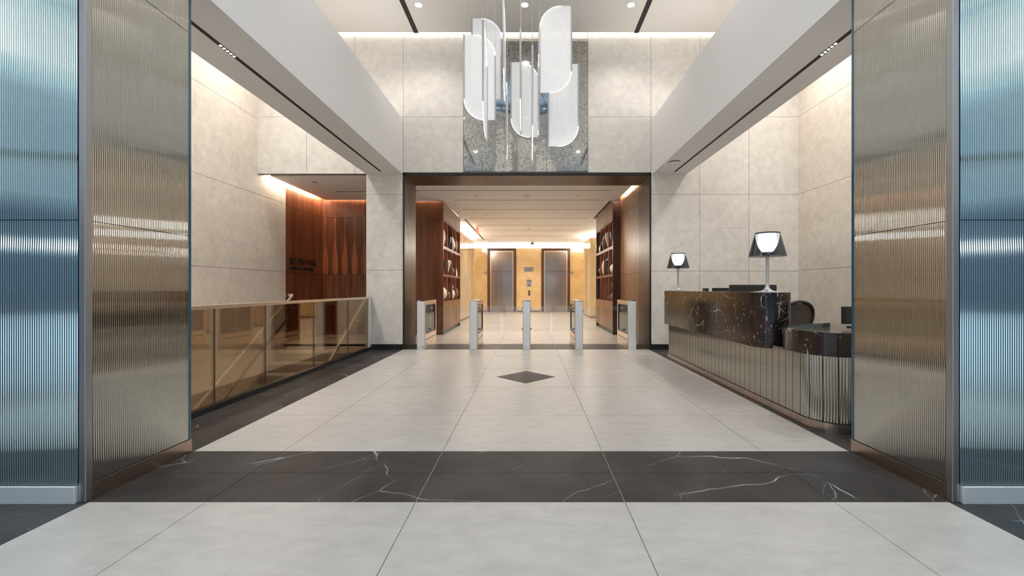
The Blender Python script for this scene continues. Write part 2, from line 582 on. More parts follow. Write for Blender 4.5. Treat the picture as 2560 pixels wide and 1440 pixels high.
# the tile that holds the diamond: four pieces round it
dx, dy, dr = DIA
a, b, c, d = -0.635 + G, 0.54 - G, 5.134 + G, 6.33 - G
for poly in ([(a, c), (b, c), (b, dy), (dx + dr, dy), (dx, dy - dr), (dx - dr, dy), (a, dy)],
             [(a, dy), (dx - dr, dy), (dx, dy + dr), (dx + dr, dy), (b, dy), (b, d), (a, d)]):
    m.prism(poly, -0.02, 0)
yc = [9.11, 10.2, 11.4, 12.6, 13.8, 15.0, 16.2, 17.4, 18.6, 19.8, 21.5]
tiles([-2.985, -1.81, -0.635, 0.54, 1.715, 2.89], yc, m)
tiles([-6.0, -4.16, -2.985], yc[3:], m); tiles([2.89, 4.065, 6.0], yc[3:], m)
tiles([-5.33, -4.16, -2.985], [9.2, 10.2, 10.95], m)
struct(m.build('floor', 'floor_stone'))
mg = MB().box(XL, XR, -1.2, YB, -0.06, -0.004).box(-3.0, 3.0, YB, 21.5, -0.06, -0.004).box(-5.33, -3.0, 9.2, 10.95, -0.06, -0.004)
mg.box(-6, -3, 12.0, 21.5, -0.06, -0.004).box(3, 6, 12.0, 21.5, -0.06, -0.004)
struct(mg.build('floor_grout', 'grout_dark'))
m = MB().prism([(dx, dy - dr + .004), (dx + dr - .004, dy), (dx, dy + dr - .004), (dx - dr + .004, dy)], -0.02, 0.0005)
struct(m.build('floor_diamond', 'floor_marble'))
# black stone bands and borders
m = MB(); tiles([-1.81 - 1.175, -1.81, -0.635, 0.54, 1.715, 2.89], [2.371, 2.746, 3.11], m)
tiles([-2.985, -1.81, -0.635, 0.54, 1.715, 2.89], [YB, 8.72, 9.11], m)
tiles([-3.12, -2.84, XL], [3.11, 3.979, 5.134, 6.33, 7.50, 8.30], m)
tiles([XR, 3.2, 4.2, 5.3], [3.11, 3.979, 5.134, 6.33, 7.50, 8.30], m)
tiles([-5.33, -4.16, -2.985, XL], yl[2:], m); tiles([XR, 3.3, 4.3, 5.3], yl[2:], m)
struct(m.build('floor_border', 'floor_marble'))
m = MB().box(-3.0, 3.0, 2.371, 3.11, -0.06, -0.003).box(-3.0, 3.0, YB, 9.11, -0.06, -0.003)
m.box(-3.12, XL, 3.11, 8.3, -0.06, -0.003).box(XR, 5.3, 3.11, 8.3, -0.06, -0.003).box(-5.33, XL, -1.2, 2.371, -0.06, -0.003).box(XR, 5.3, -1.2, 2.371, -0.06, -0.003)
struct(m.build('floor_border_grout', 'grout_light'))

# ------------------------------------------------------------------ lobby walls: stone slabs with open joints
ROWS = [0.0, 1.54, 3.05, 4.575, 6.60]
J = 0.003


def slabs(xs, zs, y0, y1, mb, lo=None, hi=None):
    for a, b in zip(xs, xs[1:]):
        for c, d in zip(zs, zs[1:]):
            mb.box(a + J, b - J, y0, y1, c + J, d - J)


m = MB()
slabs([-5.35, -4.37, -3.42, -2.47], [3.455, 4.575, 6.6], YB, YB + .03, m)
slabs([-3.20, -2.47], [0.10, 1.56, 3.05, 3.455], YB, YB + .03, m)
slabs([-2.47, -1.285, 1.16, 2.40], [3.475, 4.575, 6.6], YB, YB + .03, m)
slabs([2.40, 3.36, 4.33, 5.31], [0.10, 1.54, 3.05, 4.575, 6.6], YB, YB + .03, m)
m.box(3.36 + J, 4.33 - J, YB - .002, YB, 2.38 + .005, 3.05 - J)      # access flap face
wb = struct(m.build('wall_back', 'limestone'))
m = MB().box(-5.5, 5.5, YB + .03, YB + .2, 3.48, 6.7).box(-3.19, -2.48, YB + .03, YB + .2, 0, 3.48).box(2.41, 5.5, YB + .03, YB + .2, 0, 3.48)
m.box(-5.5, -2.48, YB + .03, YB + .12, 3.46, 3.48)
struct(m.build('wall_back_core', 'joint_dark'))
m = MB().box(-3.2, -2.48, YB - .012, YB + .03, 0, 0.095).box(2.41, 5.3, YB - .012, YB + .03, 0, 0.095)
struct(m.build('baseboard_back', 'black_metal'))
# wood face behind the lintel over the stair
m = MB()
for x0, x1, name in ((-5.33, -5.36, 'l'),):
    for c, d in zip([-3.2, 0.0, 1.56, 3.05, 4.53, 6.7], [0.0, 1.56, 3.05, 4.53, 6.7]):
        m.box(-5.36, -5.33, -1.2, 9.25 if d > 0 else 9.2, c + J, d - J)
struct(m.build('wall_left', 'warm_plaster'))
struct(MB().box(-5.5, -5.36, -1.2, 11.0, -3.3, 6.7).build('wall_left_core', 'joint_dark'))
m = MB()
for c, d in zip([0.0, 1.555, 3.05, 4.575], [1.555, 3.05, 4.575, 6.7]):
    m.box(5.30, 5.33, -1.2, YB, c + J, d - J)
struct(m.build('wall_right', 'warm_plaster'))
struct(MB().box(5.33, 5.5, -1.2, YB + .2, 0, 6.7).build('wall_right_core', 'joint_dark'))

# ceiling of the lobby, with a light cove before the back wall
m = MB().box(-5.5, 5.5, -1.2, YB - .16, ZC, ZC + .12)
struct(m.build('ceiling', 'ceiling_paint'))
struct(MB().box(-5.5, 5.5, YB - .9, YB + .2, 6.62, 6.74).build('ceiling_cove', 'white_paint'))
o = tag(MB().box(-5.2, 5.2, YB - .26, YB - .20, ZC + .125, ZC + .16).build('cove_light', 'cove_glow'),
        'added unseen white light strip above the lobby ceiling edge at the back wall', 'light strip')  # unseen strip added for the glow down the wall top

# the two long beams
for nm, x0, x1 in (('beam_left', -3.20, -2.485), ('beam_right', 2.43, 3.11)):
    o = MB().box(x0, x1, -1.2, YB, 3.452, 4.535).build(nm, 'beam_paint'); struct(o)


for x, nm in ((-2.85, 'stair'), (2.77, 'desk')):  # unseen uplights added to brighten the high ceiling
    tag(MB().box(x - .06, x + .06, 0.2, 8.0, 4.537, 4.56).build('cove_light', 'added_uplight'), 'added unseen white light strip lying on top of the beam on the %s side' % nm, 'light strip')


def slot(name, x0, x1, y0, y1, z, label, lights=(), group=None):
    t = thing(name, label, 'ceiling slot', ((x0 + x1) / 2, (y0 + y1) / 2, z), 0, group)
    hx, hy = (x1 - x0) / 2, (y1 - y0) / 2
    MB().box(-hx, hx, -hy, hy, -0.003, 0.0).build('channel', 'black_slot', t)
    for ly in lights:
        for k in range(5):
            MB().lathe([(0.012, 0), (0.012, 0.002)], 8, (0, ly - (y0 + y1) / 2 + (k - 2) * 0.045, -0.0055)).build('spot_lens', 'downlight_glow', t)
    return t


slot('beam_slot', -2.875, -2.835, -0.8, 8.12, 3.452, 'long dark lighting slot along the underside of the beam over the stair side', (4.0,))
slot('beam_slot', 2.80, 2.84, -0.8, 8.15, 3.452, 'long dark lighting slot along the underside of the beam over the reception desk', (3.97,))
slot('ceiling_slot', -2.22, -2.13, -0.3, 8.16, ZC, 'black linear slot in the high ceiling on the stair side of the chandelier')
slot('ceiling_slot', 2.03, 2.12, -0.3, 8.16, ZC, 'black linear slot in the high ceiling on the desk side of the chandelier')
for x in (-2.855, 2.82):
    spot(x, 4.0, 3.445, 190, NEUT, 1.9, 1.0, 0.04, (0, 0.55 if x < 0 else -0.55, 0))

# downlights in the high ceiling
t0 = thing('ceiling_downlight', 'round recessed downlight in the high ceiling, leftmost of the three above the back wall', 'downlight', (DOWN_X[0], DOWN_Y[0], ZC), 0, 'downlights in the high ceiling')
MB().lathe([(0.085, 0), (0.085, -0.006), (0.062, -0.006), (0.062, 0)], 24).build('trim_ring', 'white_paint', t0)
MB().lathe([(0.06, -0.0035), (0.06, -0.0045)], 24).build('lens', 'downlight_glow', t0)
dup(t0, (DOWN_X[1], DOWN_Y[0], ZC), 'round recessed downlight in the high ceiling seen just behind the chandelier wires', 'downlights in the high ceiling')
dup(t0, (DOWN_X[2], DOWN_Y[0], ZC), 'round recessed downlight in the high ceiling, rightmost of the three above the back wall', 'downlights in the high ceiling')
k = 0
for y in DOWN_Y[1:]:
    for x in DOWN_X:
        dup(t0, (x, y, ZC), 'round recessed downlight in the high ceiling above and in front of the chandelier', 'downlights towards the street')

# smoke detector on the desk side beam
t = thing('smoke_detector', 'white round smoke detector under the beam on the desk side', 'smoke detector', (2.60, 7.52, 3.452))
MB().lathe([(0.10, 0), (0.10, -0.012), (0.085, -0.014)], 28).build('base_ring', 'black_metal', t)
MB().lathe([(0.098, -0.012), (0.102, -0.02), (0.085, -0.045), (0.0, -0.05)], 28).build('cover', 'white_paint', t)

# ------------------------------------------------------------------ portal
m = MB().box(-2.80, -2.44, YB + .01, 9.11, 0, 3.42).box(2.37, 2.62, YB + .01, 9.11, 0, 3.42).box(-2.80, 2.62, YB + .01, 9.11, 3.42, 3.475)
struct(m.build('portal_trim', 'portal_marble'))
m = MB().box(-2.475, -2.44, YB - .012, YB + .02, 0, 3.475).box(2.37, 2.405, YB - .012, YB + .02, 0, 3.475).box(-2.475, 2.405, YB - .012, YB + .02, 3.43, 3.478)
struct(m.build('portal_edge_trim', 'black_metal'))

# ------------------------------------------------------------------ stair recess: wood walls, landing, stair
YW = 10.90
m = MB()
for c, d in zip([0, 1.555, 3.03], [1.555, 3.03, 3.75]):
    m.box(-5.36, -5.33, 9.255, YW, c + .003, d - .003)
struct(m.build('wall_stair_side', 'walnut_side'))
m = MB()
for xa, xb in ((-5.33, -4.22), (-4.22, -2.955)):
    for c, d in zip([0, 3.03], [1.555, 3.75]):
        m.box(xa + .002, xb - .002, YW, YW + .03, c + .003, d - .003)
struct(m.build('wall_stair_back', 'walnut'))
m = MB().box(-5.33 + .002, -4.22 - .002, YW, YW + .03, 1.558, 3.027).box(-4.218, -2.957, YW, YW + .03, 1.558, 3.027)
struct(m.build('wall_stair_back_panel', 'flame_veneer'))
struct(MB().box(-5.5, -2.955, YW + .03, YW + .15, 0, 3.8).build('wall_stair_back_core', 'joint_dark'))
# low ceiling over recess and corridor
m = MB().box(-5.20, 2.26, YB + .2, YW - .12, ZL, ZL + .08)
m.box(-2.20, 2.16, YW - .12, 13.7, ZL, ZL + .08).box(-2.43, 2.40, 13.7, 20.0, ZL, ZL + .08)
m.box(-6, -2.43, 13.62, 14.45, ZL, ZL + .08).box(2.40, 6, 13.62, 16.8, ZL, ZL + .08).box(-6, 6, 20.0, 21.55, ZL, ZL + .08)
struct(m.build('ceiling_low', 'low_ceiling_paint'))
struct(MB().box(-6.1, 6.1, YB + .2, 22.1, 3.78, 3.9).build('ceiling_void', 'white_paint'))
CT = 'warm light strip added in the ceiling gap '  # unseen strips added for the glow on the wood walls
tag(MB().box(-5.26, -5.22, 8.5, 10.8, ZL + .085, ZL + .12).build('cove_light', 'led_warm'), CT + 'along the wood wall with the lettering', 'light strip')
tag(MB().box(-5.2, -2.25, YW - .19, YW - .15, ZL + .085, ZL + .12).build('cove_light', 'led_warm'), CT + 'over the wood wall behind the stair', 'light strip')
tag(MB().box(2.19, 2.23, 9.15, 10.85, ZL + .085, ZL + .12).build('cove_light', 'led_warm'), CT + 'over the wood panel past the stone portal', 'light strip')
slot('ceiling_slot', -4.5, -2.6, 9.84, 9.87, ZL, 'thin dark slot in the low ceiling over the stair landing')
t = thing('ceiling_sensor', 'small round sensor in the low ceiling over the stair', 'ceiling sensor', (-4.55, 8.98, ZL))
MB().lathe([(0.05, 0), (0.05, -.008), (0.03, -.012)], 20).build('cover', 'lamp_metal', t)

# lettering
for txt, z, size, sx, lab in (('BELOW PARK', 1.745, 0.215, 0.76, 'black raised letters, upper and larger line of the sign on the wood wall'),
                              ('LOUNGE & AMENITIES', 1.62, 0.112, 0.76, 'black raised letters, lower and smaller line of the sign on the wood wall')):
    t = thing('wall_lettering', lab, 'lettering', (-5.318, 9.38, z))
    o = text('letter', txt, size, 'black_metal', (0, 0, 0), (0, 0, 0), None, .006, 0, 1.0, 'LEFT', 1.26)
    me = o.data
    # one mesh per letter: faces grouped by the stretch of the line they stand on
    spans = []
    for f in me.polygons:
        xs = [me.vertices[k].co.x for k in f.vertices]
        spans.append([min(xs), max(xs), [f.index]])
    spans.sort(key=lambda q: q[0])
    groups = []
    for q in spans:
        if groups and q[0] <= groups[-1][1] + 1e-5:
            groups[-1][1] = max(groups[-1][1], q[1]); groups[-1][2] += q[2]
        else:
            groups.append([q[0], q[1], list(q[2])])
    for gq in groups:
        mb = MB()
        for fi in gq[2]:
            vs = [tuple(me.vertices[k].co) for k in me.polygons[fi].vertices]
            mb._add(vs, [tuple(range(len(vs)))])
        c = mb.build('letter', 'black_metal', t)
        c.rotation_euler = (PI / 2, 0, PI / 2); c.scale = (sx, 1, 1)
    bpy.data.objects.remove(o)

# stair going down towards the street
m = MB()
tread, riser = 0.28, 0.18
for k in range(17):
    y1 = 9.2 - k * tread; z1 = -(k + 1) * riser
    m.box(-5.33, -3.2, y1 - tread - .02, y1, z1 - .2, z1)
struct(m.build('floor_stair', 'stair_stone'))  # darker than the treads: riser shade put into the colour
m = MB()
for k in range(17):
    y1 = 9.2 - k * tread; z1 = -(k + 1) * riser
    m.box(-5.325, -3.235, y1 - tread - .03, y1 - .001, z1 + .001, z1 + .022)
struct(m.build('floor_stair_lit_tread', 'floor_stone'))  # light falling on the treads put into a paler stone
m = MB().box(-3.2, -3.04, 3.1, 9.2, -3.3, -0.062).box(-5.33, -3.2, 9.2, 9.3, -3.3, -0.021).box(-5.33, -3.2, 2.9, 3.08, -3.3, -0.062)
struct(m.build('wall_stairwell', 'warm_plaster'))
struct(MB().box(-5.33, -3.2, 3.1, 9.2, -3.4, -3.3).build('floor_lower', 'stair_stone'))


def nose(y, dz):
    return -(9.2 - y) * riser / tread + dz


for nm, x, lab in (('stair_skirting_trim', -5.31, ''), ('stair_skirting_trim', -3.215, '')):
    m = MB().yz([(9.3, 0.06), (9.3, 0.11), (4.6, nose(4.6, .05)), (4.6, nose(4.6, 0.0))], x - .015, x + .015)
    struct(m.build(nm, 'champagne_metal'))


def handrail(x, wall, label, ytop=9.35, dz=1.02, ylow=4.6, mat='rail_metal', ret=True):
    t = thing('handrail', label, 'handrail', (x, ytop, 0))
    sl = riser / tread
    zl = dz - (ytop - ylow) * sl
    q = MB().yz([(0, dz), (0, dz + .058), (ylow - ytop, zl + .058), (ylow - ytop, zl)], -.011, .011)
    if ret:
        q.box(min(0, wall - x), max(0, wall - x), 0.0, .022, dz, dz + .058)
    bevel(q.build('rail', mat, t), .003)
    y = ytop - .6
    while y > ylow:
        q = dz - (ytop - y) * riser / tread + .01
        MB().tube([(0, y - ytop, q - .015), (0, y - ytop, q - .07), (wall - x, y - ytop, q - .07)], 0.008, 8).build('bracket', mat, t)
        y -= 1.25
    return t


handrail(-5.23, -5.33, 'slim polished handrail on the far stone wall of the stair, the upper of two')
handrail(-5.23, -5.33, 'bronze handrail on the far stone wall of the stair, the lower of two', 9.6, .80, 4.6, 'bronze_metal')
handrail(-3.22, -3.13, 'slim polished handrail on the near side of the stair behind the tinted glass', 8.48, 1.04, 4.6, ret=False)

# glass guard along the stair
t = thing('glass_guardrail', 'bronze tinted glass guard with steel cap rail along the stair opening', 'guardrail', (-3.12, 3.1, 0))
ys = [3.13, 4.19, 5.00, 6.13, 7.29, 8.17]
for a, b in zip(ys, ys[1:]):
    o = MB().box(-.005, .005, a - 3.1 + .003, b - 3.1 - .003, 0.05, 1.005).build('glass_panel', 'bronze_glass', t)
    o.data.materials.append(MATS['bronze_edge'])
    for f in o.data.polygons:
        if abs(f.normal.y) > .9:
            f.material_index = 1
bevel(MB().box(-.028, .028, .02, 5.19, 1.0, 1.037).build('cap_rail', 'champagne_metal', t))
MB().box(-.03, .03, .02, 5.19, 0.0, 0.055).build('base_shoe', 'black_metal', t)
bevel(MB().box(-.028, .028, 5.075, 5.19, 0.0, 1.0).build('end_post', 'satin_steel', t))

# ------------------------------------------------------------------ fluted glass screens beside the entrance
PITCH = 0.0128


def screen(side):
    lab = ('tall fluted glass screen with steel post on the stair side, street face painted daylight blue' if side < 0 else
           'tall fluted glass screen with steel post on the desk side, street face painted daylight blue')
    xe = XL - .01 if side < 0 else XR + .01           # plane of the return
    xo = -5.30 if side < 0 else 5.28
    t = thing('fluted_glass_screen', lab, 'glass screen', (xe, 2.371, 0))
    X = lambda x: x - xe
    Y = lambda y: y - 2.371
    levels = [(0.10, 1.58), (1.584, 3.066), (3.07, 3.45)]
    s = side
    # front faces the street (-y); the ribs bulge to the right of the travel direction
    for z0, z1 in levels:
        a, b = (xe + s * .0425, xo)
        n = int(abs(b - a) / PITCH)
        p = [(X(min(a, b)), Y(2.36)), (X(max(a, b)), Y(2.36))]
        MB().flutes(p, z0, z1, n, 0.0016).build('front_panel', 'fluted_daylight_blue', t)
        n = int((3.085 - 2.4025) / PITCH)
        if s < 0:
            p = [(X(xe - .004), Y(2.4025)), (X(xe - .004), Y(3.085))]
        else:
            p = [(X(xe + .004), Y(3.085)), (X(xe + .004), Y(2.4025))]
        MB().flutes(p, z0, z1, n, 0.0013).build('return_panel', 'fluted_bronze', t)
    MB().box(X(xe + s * .012), X(xe + s * .03), Y(2.41), Y(3.085), 0.06, 3.45).box(X(xe + s * .055), X(xo), Y(2.368), Y(2.385), 0.06, 3.45).build('backing', 'black_metal', t)
    MB().box(X(xe), X(xe + s * .012), Y(3.082), Y(3.10), 0.10, 3.45).box(X(xe + s * .012), X(xe + s * .03), Y(3.088), Y(3.108), 0.10, 3.45).build('glass_edge', 'glass_edge', t)
    bevel(MB().box(X(xe + s * .002), X(xe + s * .042), Y(2.362), Y(2.402), 0.0, 3.45).build('corner_post', 'post_steel', t))
    bevel(MB().box(X(xe + s * .0), X(xe + s * .03), Y(2.404), Y(3.108), 0.0, 0.095).build('kick_plate', 'bronze_metal', t), .002)
    bevel(MB().box(X(xe + s * .046), X(xo), Y(2.345), Y(2.385), 0.0, 0.095).build('kick_plate', 'satin_steel', t), .002)
    MB().box(X(xe + s * .05), X(xo), Y(3.085), Y(3.105), 0.0, 3.45).build('rear_panel', 'white_paint', t)
    MB().box(X(xe + s * .001), X(xo), Y(2.375), Y(3.1), 3.445, 3.451).build('head', 'satin_steel', t)
    return t


screen(-1)
screen(1)

# ------------------------------------------------------------------ turnstiles
TX = [-2.13, -1.09, -0.043, 0.99, 2.04]
TL = ['brushed steel turnstile pedestal beside the stone jamb on the stair side',
      'brushed steel turnstile pedestal, second from the stair side',
      'brushed steel turnstile pedestal in the middle of the row',
      'brushed steel turnstile pedestal, second from the reception desk side',
      'brushed steel turnstile pedestal beside the stone jamb on the desk side']
TG = 'turnstile pedestals across the portal'


def turnstile(x, label, flaps):
    t = thing('turnstile', label, 'turnstile', (x, YB, 0), 0, TG)
    w = .0775
    bevel(MB().rbox(-w, w, 0, .085, 0, .945, .018, 4).build('front_post', 'satin_steel', t), .002)
    bevel(MB().box(-w, w, 1.0, 1.07, 0, .945).build('rear_post', 'champagne_metal', t), .004)
    bevel(MB().box(-w, w, .085, 1.0, .19, .285).box(-w, w, .085, 1.0, 0, .172).build('lower_body', 'champagne_metal', t), .002)
    MB().box(-w + .008, w - .008, .09, .995, .17, .192).build('dark_slot', 'black_metal', t)  # dark slot line along the lower body
    bevel(MB().box(-w, w, .085, 1.0, .872, .945).build('upper_body', 'champagne_metal', t), .002)
    bevel(MB().box(-w, w, 0, 1.07, .945, .957).build('top_cap', 'black_metal', t), .003)
    MB().box(-w + .01, -w + .055, .02, .06, .9575, .9585).build('status_light', 'led_white', t)
    MB().box(-w + .004, w - .004, .085, .125, .285, .872).box(-w + .004, w - .004, .965, 1.0, .285, .872).box(-w + .004, w - .004, .125, .965, .285, .31).box(-w + .004, w - .004, .125, .965, .85, .872).box(-.012, .012, .36, .40, .31, .85).build('window_frame', 'black_metal', t)
    MB().box(-w + .014, -w + .02, .125, .965, .31, .85).box(w - .02, w - .014, .125, .965, .31, .85).build('window_pane', 'window_glass', t)
    MB().tube([(0, .55, .285), (0, .55, .872)], .022, 14).build('pivot_post', 'satin_steel', t)
    for s in flaps:
        o = MB().box(s * (w + .012), s * (w + .412), .545, .555, .30, .827).build('glass_flap', 'clear_glass', t)
        o.data.materials.append(MATS['pane_edge'])
        for f in o.data.polygons:
            if abs(f.normal.y) < .5:
                f.material_index = 1
        for z in (.355, .79):
            MB().tube([(s * .02, .55, z), (s * (w + .03), .55, z)], .022, 16).build('hinge_hub', 'steel', t)
    return t


for k in range(5):
    turnstile(TX[k], TL[k], [(1,), (-1, 1), (-1, 1), (-1, 1), (-1,)][k])
# maker's mark on the first pedestal
t = thing('maker_mark', 'small dark printed mark at the foot of the turnstile beside the stair side jamb', 'printed mark', (TX[0], YB - .0008, .045))
text('letters', 'boon edam', .022, 'black_metal', (-.018, 0, -.008), (PI / 2, 0, 0), t, 0, 0, 1, 'CENTER')
MB().box(.042, .062, -.0004, .0006, -.01, .012).build('square', 'black_metal', t)

# ------------------------------------------------------------------ corridor: right wood panel, side walls, lift wall
m = MB()
for c, d in zip([0, 1.54, 3.05], [1.54, 3.05, 3.7]):
    m.box(2.37, 2.42, 9.11, YW + .02, c + .003, d - .003)
struct(m.build('wall_corridor_panel', 'oak_brown'))
struct(MB().box(2.42, 2.6, 9.11, 13.7, 0, 3.8).build('wall_corridor_core', 'joint_dark'))
struct(MB().box(-6.0, -2.45, 14.5, 19.0, 0.08, 3.25).build('wall_corridor_left', 'onyx_marble'))
struct(MB().box(2.47, 6.0, 17.0, 19.0, 0.08, 3.25).build('wall_corridor_right', 'onyx_marble'))
struct(MB().box(-6.0, -2.462, 14.51, 18.99, 0, 0.08).box(2.482, 6.0, 17.01, 18.99, 0, 0.08).build('baseboard_corridor', 'bronze_metal'))
m = MB().box(-6.0, -2.10, 21.5, 21.8, 0.08, 3.25).box(-.640, .636, 21.5, 21.8, 0.08, 3.25).box(2.096, 6.0, 21.5, 21.8, 0.08, 3.25)
struct(m.build('wall_lift', 'onyx_marble'))
m = MB().box(-6.0, -2.11, 21.488, 21.6, 0, 0.08).box(-.63, .63, 21.488, 21.6, 0, 0.08).box(2.10, 6.0, 21.488, 21.6, 0, 0.08)
struct(m.build('baseboard_lift', 'bronze_metal'))
struct(MB().box(-6.1, -6.0, 11.0, 22.1, 0, 3.8).box(6.0, 6.1, 11.0, 22.1, 0, 3.8).box(-6.1, 6.1, 21.95, 22.1, 0, 3.8).box(-6, -2.96, 13.55, 13.62, 0, 3.8).box(2.6, 6, 13.55, 13.62, 0, 3.8).build('wall_corridor_ends', 'white_paint'))
tag(MB().box(-6, 6, 21.74, 21.78, 3.252, 3.76).build('cove_light', 'cove_glow_hall'), 'bright white light band above the elevator wall', 'light strip')
tag(MB().box(-2.66, -2.62, 14.6, 19.0, 3.252, 3.76).build('cove_light', 'cove_glow_hall'), 'bright white light band above the marble side wall on the exit sign side', 'light strip')
m = MB().box(2.62, 2.66, 17.2, 19.0, 3.252, 3.76).box(2.66, 6, 17.16, 17.2, 3.252, 3.76)
tag(m.build('cove_light', 'cove_glow_hall'), 'bright white light band above the marble side wall on the desk side', 'light strip')

SY = [9.9, 10.98, 12.31, 13.87, 15.35, 16.85, 18.5, 20.7]
for k, y in enumerate(SY):
    y = y * (ZL - 1.2) / 2.3
    x0 = -3.0 if k == 0 else -1.92
    slot('ceiling_slot', x0, 1.92, y - .012, y + .012, ZL, 'thin dark cross slot in the corridor ceiling, ' + ['first past the portal', 'second past the portal', 'third past the portal', 'fourth past the portal', 'fifth past the portal', 'sixth past the portal', 'seventh past the portal', 'last before the elevators'][k], (), 'cross slots in the corridor ceiling')
slot('ceiling_slot', -2.12, -2.05, 13.75, 19.5, ZL, 'wide dark slot in the corridor ceiling running towards the elevators on the exit sign side')
slot('ceiling_slot', 2.08, 2.15, 10.9, 13.7, ZL, 'wide dark slot in the corridor ceiling beside the cabinet with the round white pot')
OR = ['portal', 'second row from the portal', 'third row from the portal', 'elevators']
t0 = None
for k, y in enumerate((10.28, 13.0, 16.05, 18.9)):
    for x in (-1.3, 1.2):
        lab = 'small round downlight in the corridor ceiling, ' + ['row nearest the portal', 'second row from the portal', 'third row from the portal', 'row nearest the elevators'][k] + (', exit sign side' if x < 0 else ', desk side')
        if t0 is None:
            t0 = thing('corridor_downlight', lab, 'downlight', (x, y, ZL), 0, 'downlights in the corridor ceiling')
            MB().lathe([(0.05, 0), (0.05, -.004), (0.04, -.006), (0.036, -.001)], 20).build('trim_ring', 'lamp_metal', t0)
            MB().lathe([(0.034, -.001), (0.034, -.002)], 20).build('lens', 'white_paint', t0)
        else:
            dup(t0, (x, y, ZL), lab)
t0 = thing('ceiling_detector', 'white round detector in the middle of the corridor ceiling near the portal', 'smoke detector', (-.07, 10.25, ZL), 0, 'detectors in the corridor ceiling')
MB().lathe([(0.07, 0), (0.075, -.02), (0.05, -.04), (0, -.042)], 24).build('cover', 'white_paint', t0)
dup(t0, (-.02, 16.0, ZL), 'white round detector in the middle of the corridor ceiling half way to the elevators')
t = thing('dome_camera', 'small dark dome camera hanging from the ceiling before the elevators', 'camera', (.17, 20.6, ZL))
MB().lathe([(0.10, 0), (0.10, -.03), (.07, -.035)], 24).build('mount', 'white_paint', t)
MB().lathe([(0.075, -.035), (0.075, -.09), (.05, -.13), (0, -.14)], 24).build('dome', 'black_metal', t)
# exit sign, seen nearly edge-on
t = thing('exit_sign', 'red lit exit sign hanging from the corridor ceiling beside the dark slot', 'exit sign', (-1.86, 15.3, ZL), math.radians(80))
MB().box(-.17, .17, -.04, .04, -.035, 0).build('canopy', 'satin_steel', t)
MB().box(-.16, .16, -.006, .006, -.27, -.035).build('plate', 'red_glow', t)
for s in (-1, 1):
    text('letters', 'EXIT', .17, 'white_paint', (0, s * .0075, -.215), (PI / 2, 0, 0 if s < 0 else PI), t, 0, 0, 1, 'CENTER')


# elevators
def elevator(xc, label):
    t = thing('elevator', label, 'elevator', (xc, 21.5, 0), 0, 'elevators at the end of the corridor')
    w = .728
    bevel(MB().box(-w, -w + .135, -.05, .02, 0, 3.245).box(w - .135, w, -.05, .02, 0, 3.245).box(-w + .135, w - .135, -.05, .02, 3.11, 3.245).build('wood_surround', 'dark_brown_wood', t), .004)
    MB().box(-.593, -.545, -.06, .02, 0, 3.11).box(.545, .593, -.06, .02, 0, 3.11).box(-.545, .545, -.06, .02, 3.05, 3.11).build('metal_jamb', 'champagne_metal', t)
    MB().box(-.545, .545, -.008, -.002, 2.065, 3.05).build('transom_panel', 'elevator_steel', t)
    for s in (-1, 1):
        MB().box(s * .003, s * .542, -.012, -.002, .012, 2.055).build('door_leaf', 'elevator_steel', t)
    MB().box(-.55, .55, -.06, .0, 0, .012).build('sill', 'steel', t)
    MB().box(-.72, .72, .022, .05, 0, 3.24).build('dark_seam_backing', 'black_metal', t)  # black sheet added so the door seams show dark
    return t


wood('dark_brown_wood', (0.075, 0.030, 0.014), (0.12, 0.050, 0.023), (0.17, 0.075, 0.036), 0.3, 'x')
elevator(-1.37, 'steel elevator doors with dark wood surround on the exit sign side of the lift lobby')
elevator(1.366, 'steel elevator doors with dark wood surround on the desk side of the lift lobby')
t0 = thing('hall_lantern', 'round elevator indicator plate on the marble beside the exit sign side elevator', 'indicator', (-2.20, 21.494, 2.0), 0, 'elevator indicators')
MB().box(-.085, .085, -.008, 0, -.10, .10).build('plate', 'steel', t0)
MB().tube([(0, -.02, 0), (0, -.006, 0)], .06, 24).build('ring', 'black_metal', t0)
MB().tube([(0, -.024, 0), (0, -.015, 0)], .035, 24).build('lens', 'white_ceramic', t0)
dup(t0, (2.20, 21.494, 2.0), 'round elevator indicator plate on the marble beside the desk side elevator')
t = thing('floor_sign', 'small framed metal floor number sign on the marble between the elevators', 'sign', (0, 21.494, 2.17))
MB().box(-.225, .225, -.012, 0, -.105, .105).build('frame', 'bronze_metal', t)
MB().box(-.205, .205, -.015, -.012, -.085, .075).build('plate', 'steel', t)
text('letters', '6-25/PH', .105, 'black_metal', (0, -.017, -.04), (PI / 2, 0, 0), t, 0, .002, 1, 'CENTER')
t = thing('notice_plate', 'metal notice plate with a dark triangle between the elevators', 'notice', (.02, 21.494, 1.465))
MB().box(-.12, .12, -.008, 0, -.17, .17).build('plate', 'steel', t)
MB().xz([(-.035, -.14), (.035, -.14), (0, -.05)], -.011, -.008).build('triangle', 'black_metal', t)
MB().box(-.11, .11, -.010, -.008, .10, .16).box(-.06, .06, -.010, -.008, .05, .075).build('text_lines', 'bronze_metal', t)
t = thing('call_panel', 'narrow dark elevator call button panel under the notice plate', 'button panel', (.02, 21.494, .965))
MB().box(-.045, .045, -.012, 0, -.13, .13).build('plate', 'black_metal', t)
for z in (-.05, .05):
    MB().tube([(0, -.02, z), (0, -.01, z)], .022, 16).build('button', 'steel', t)


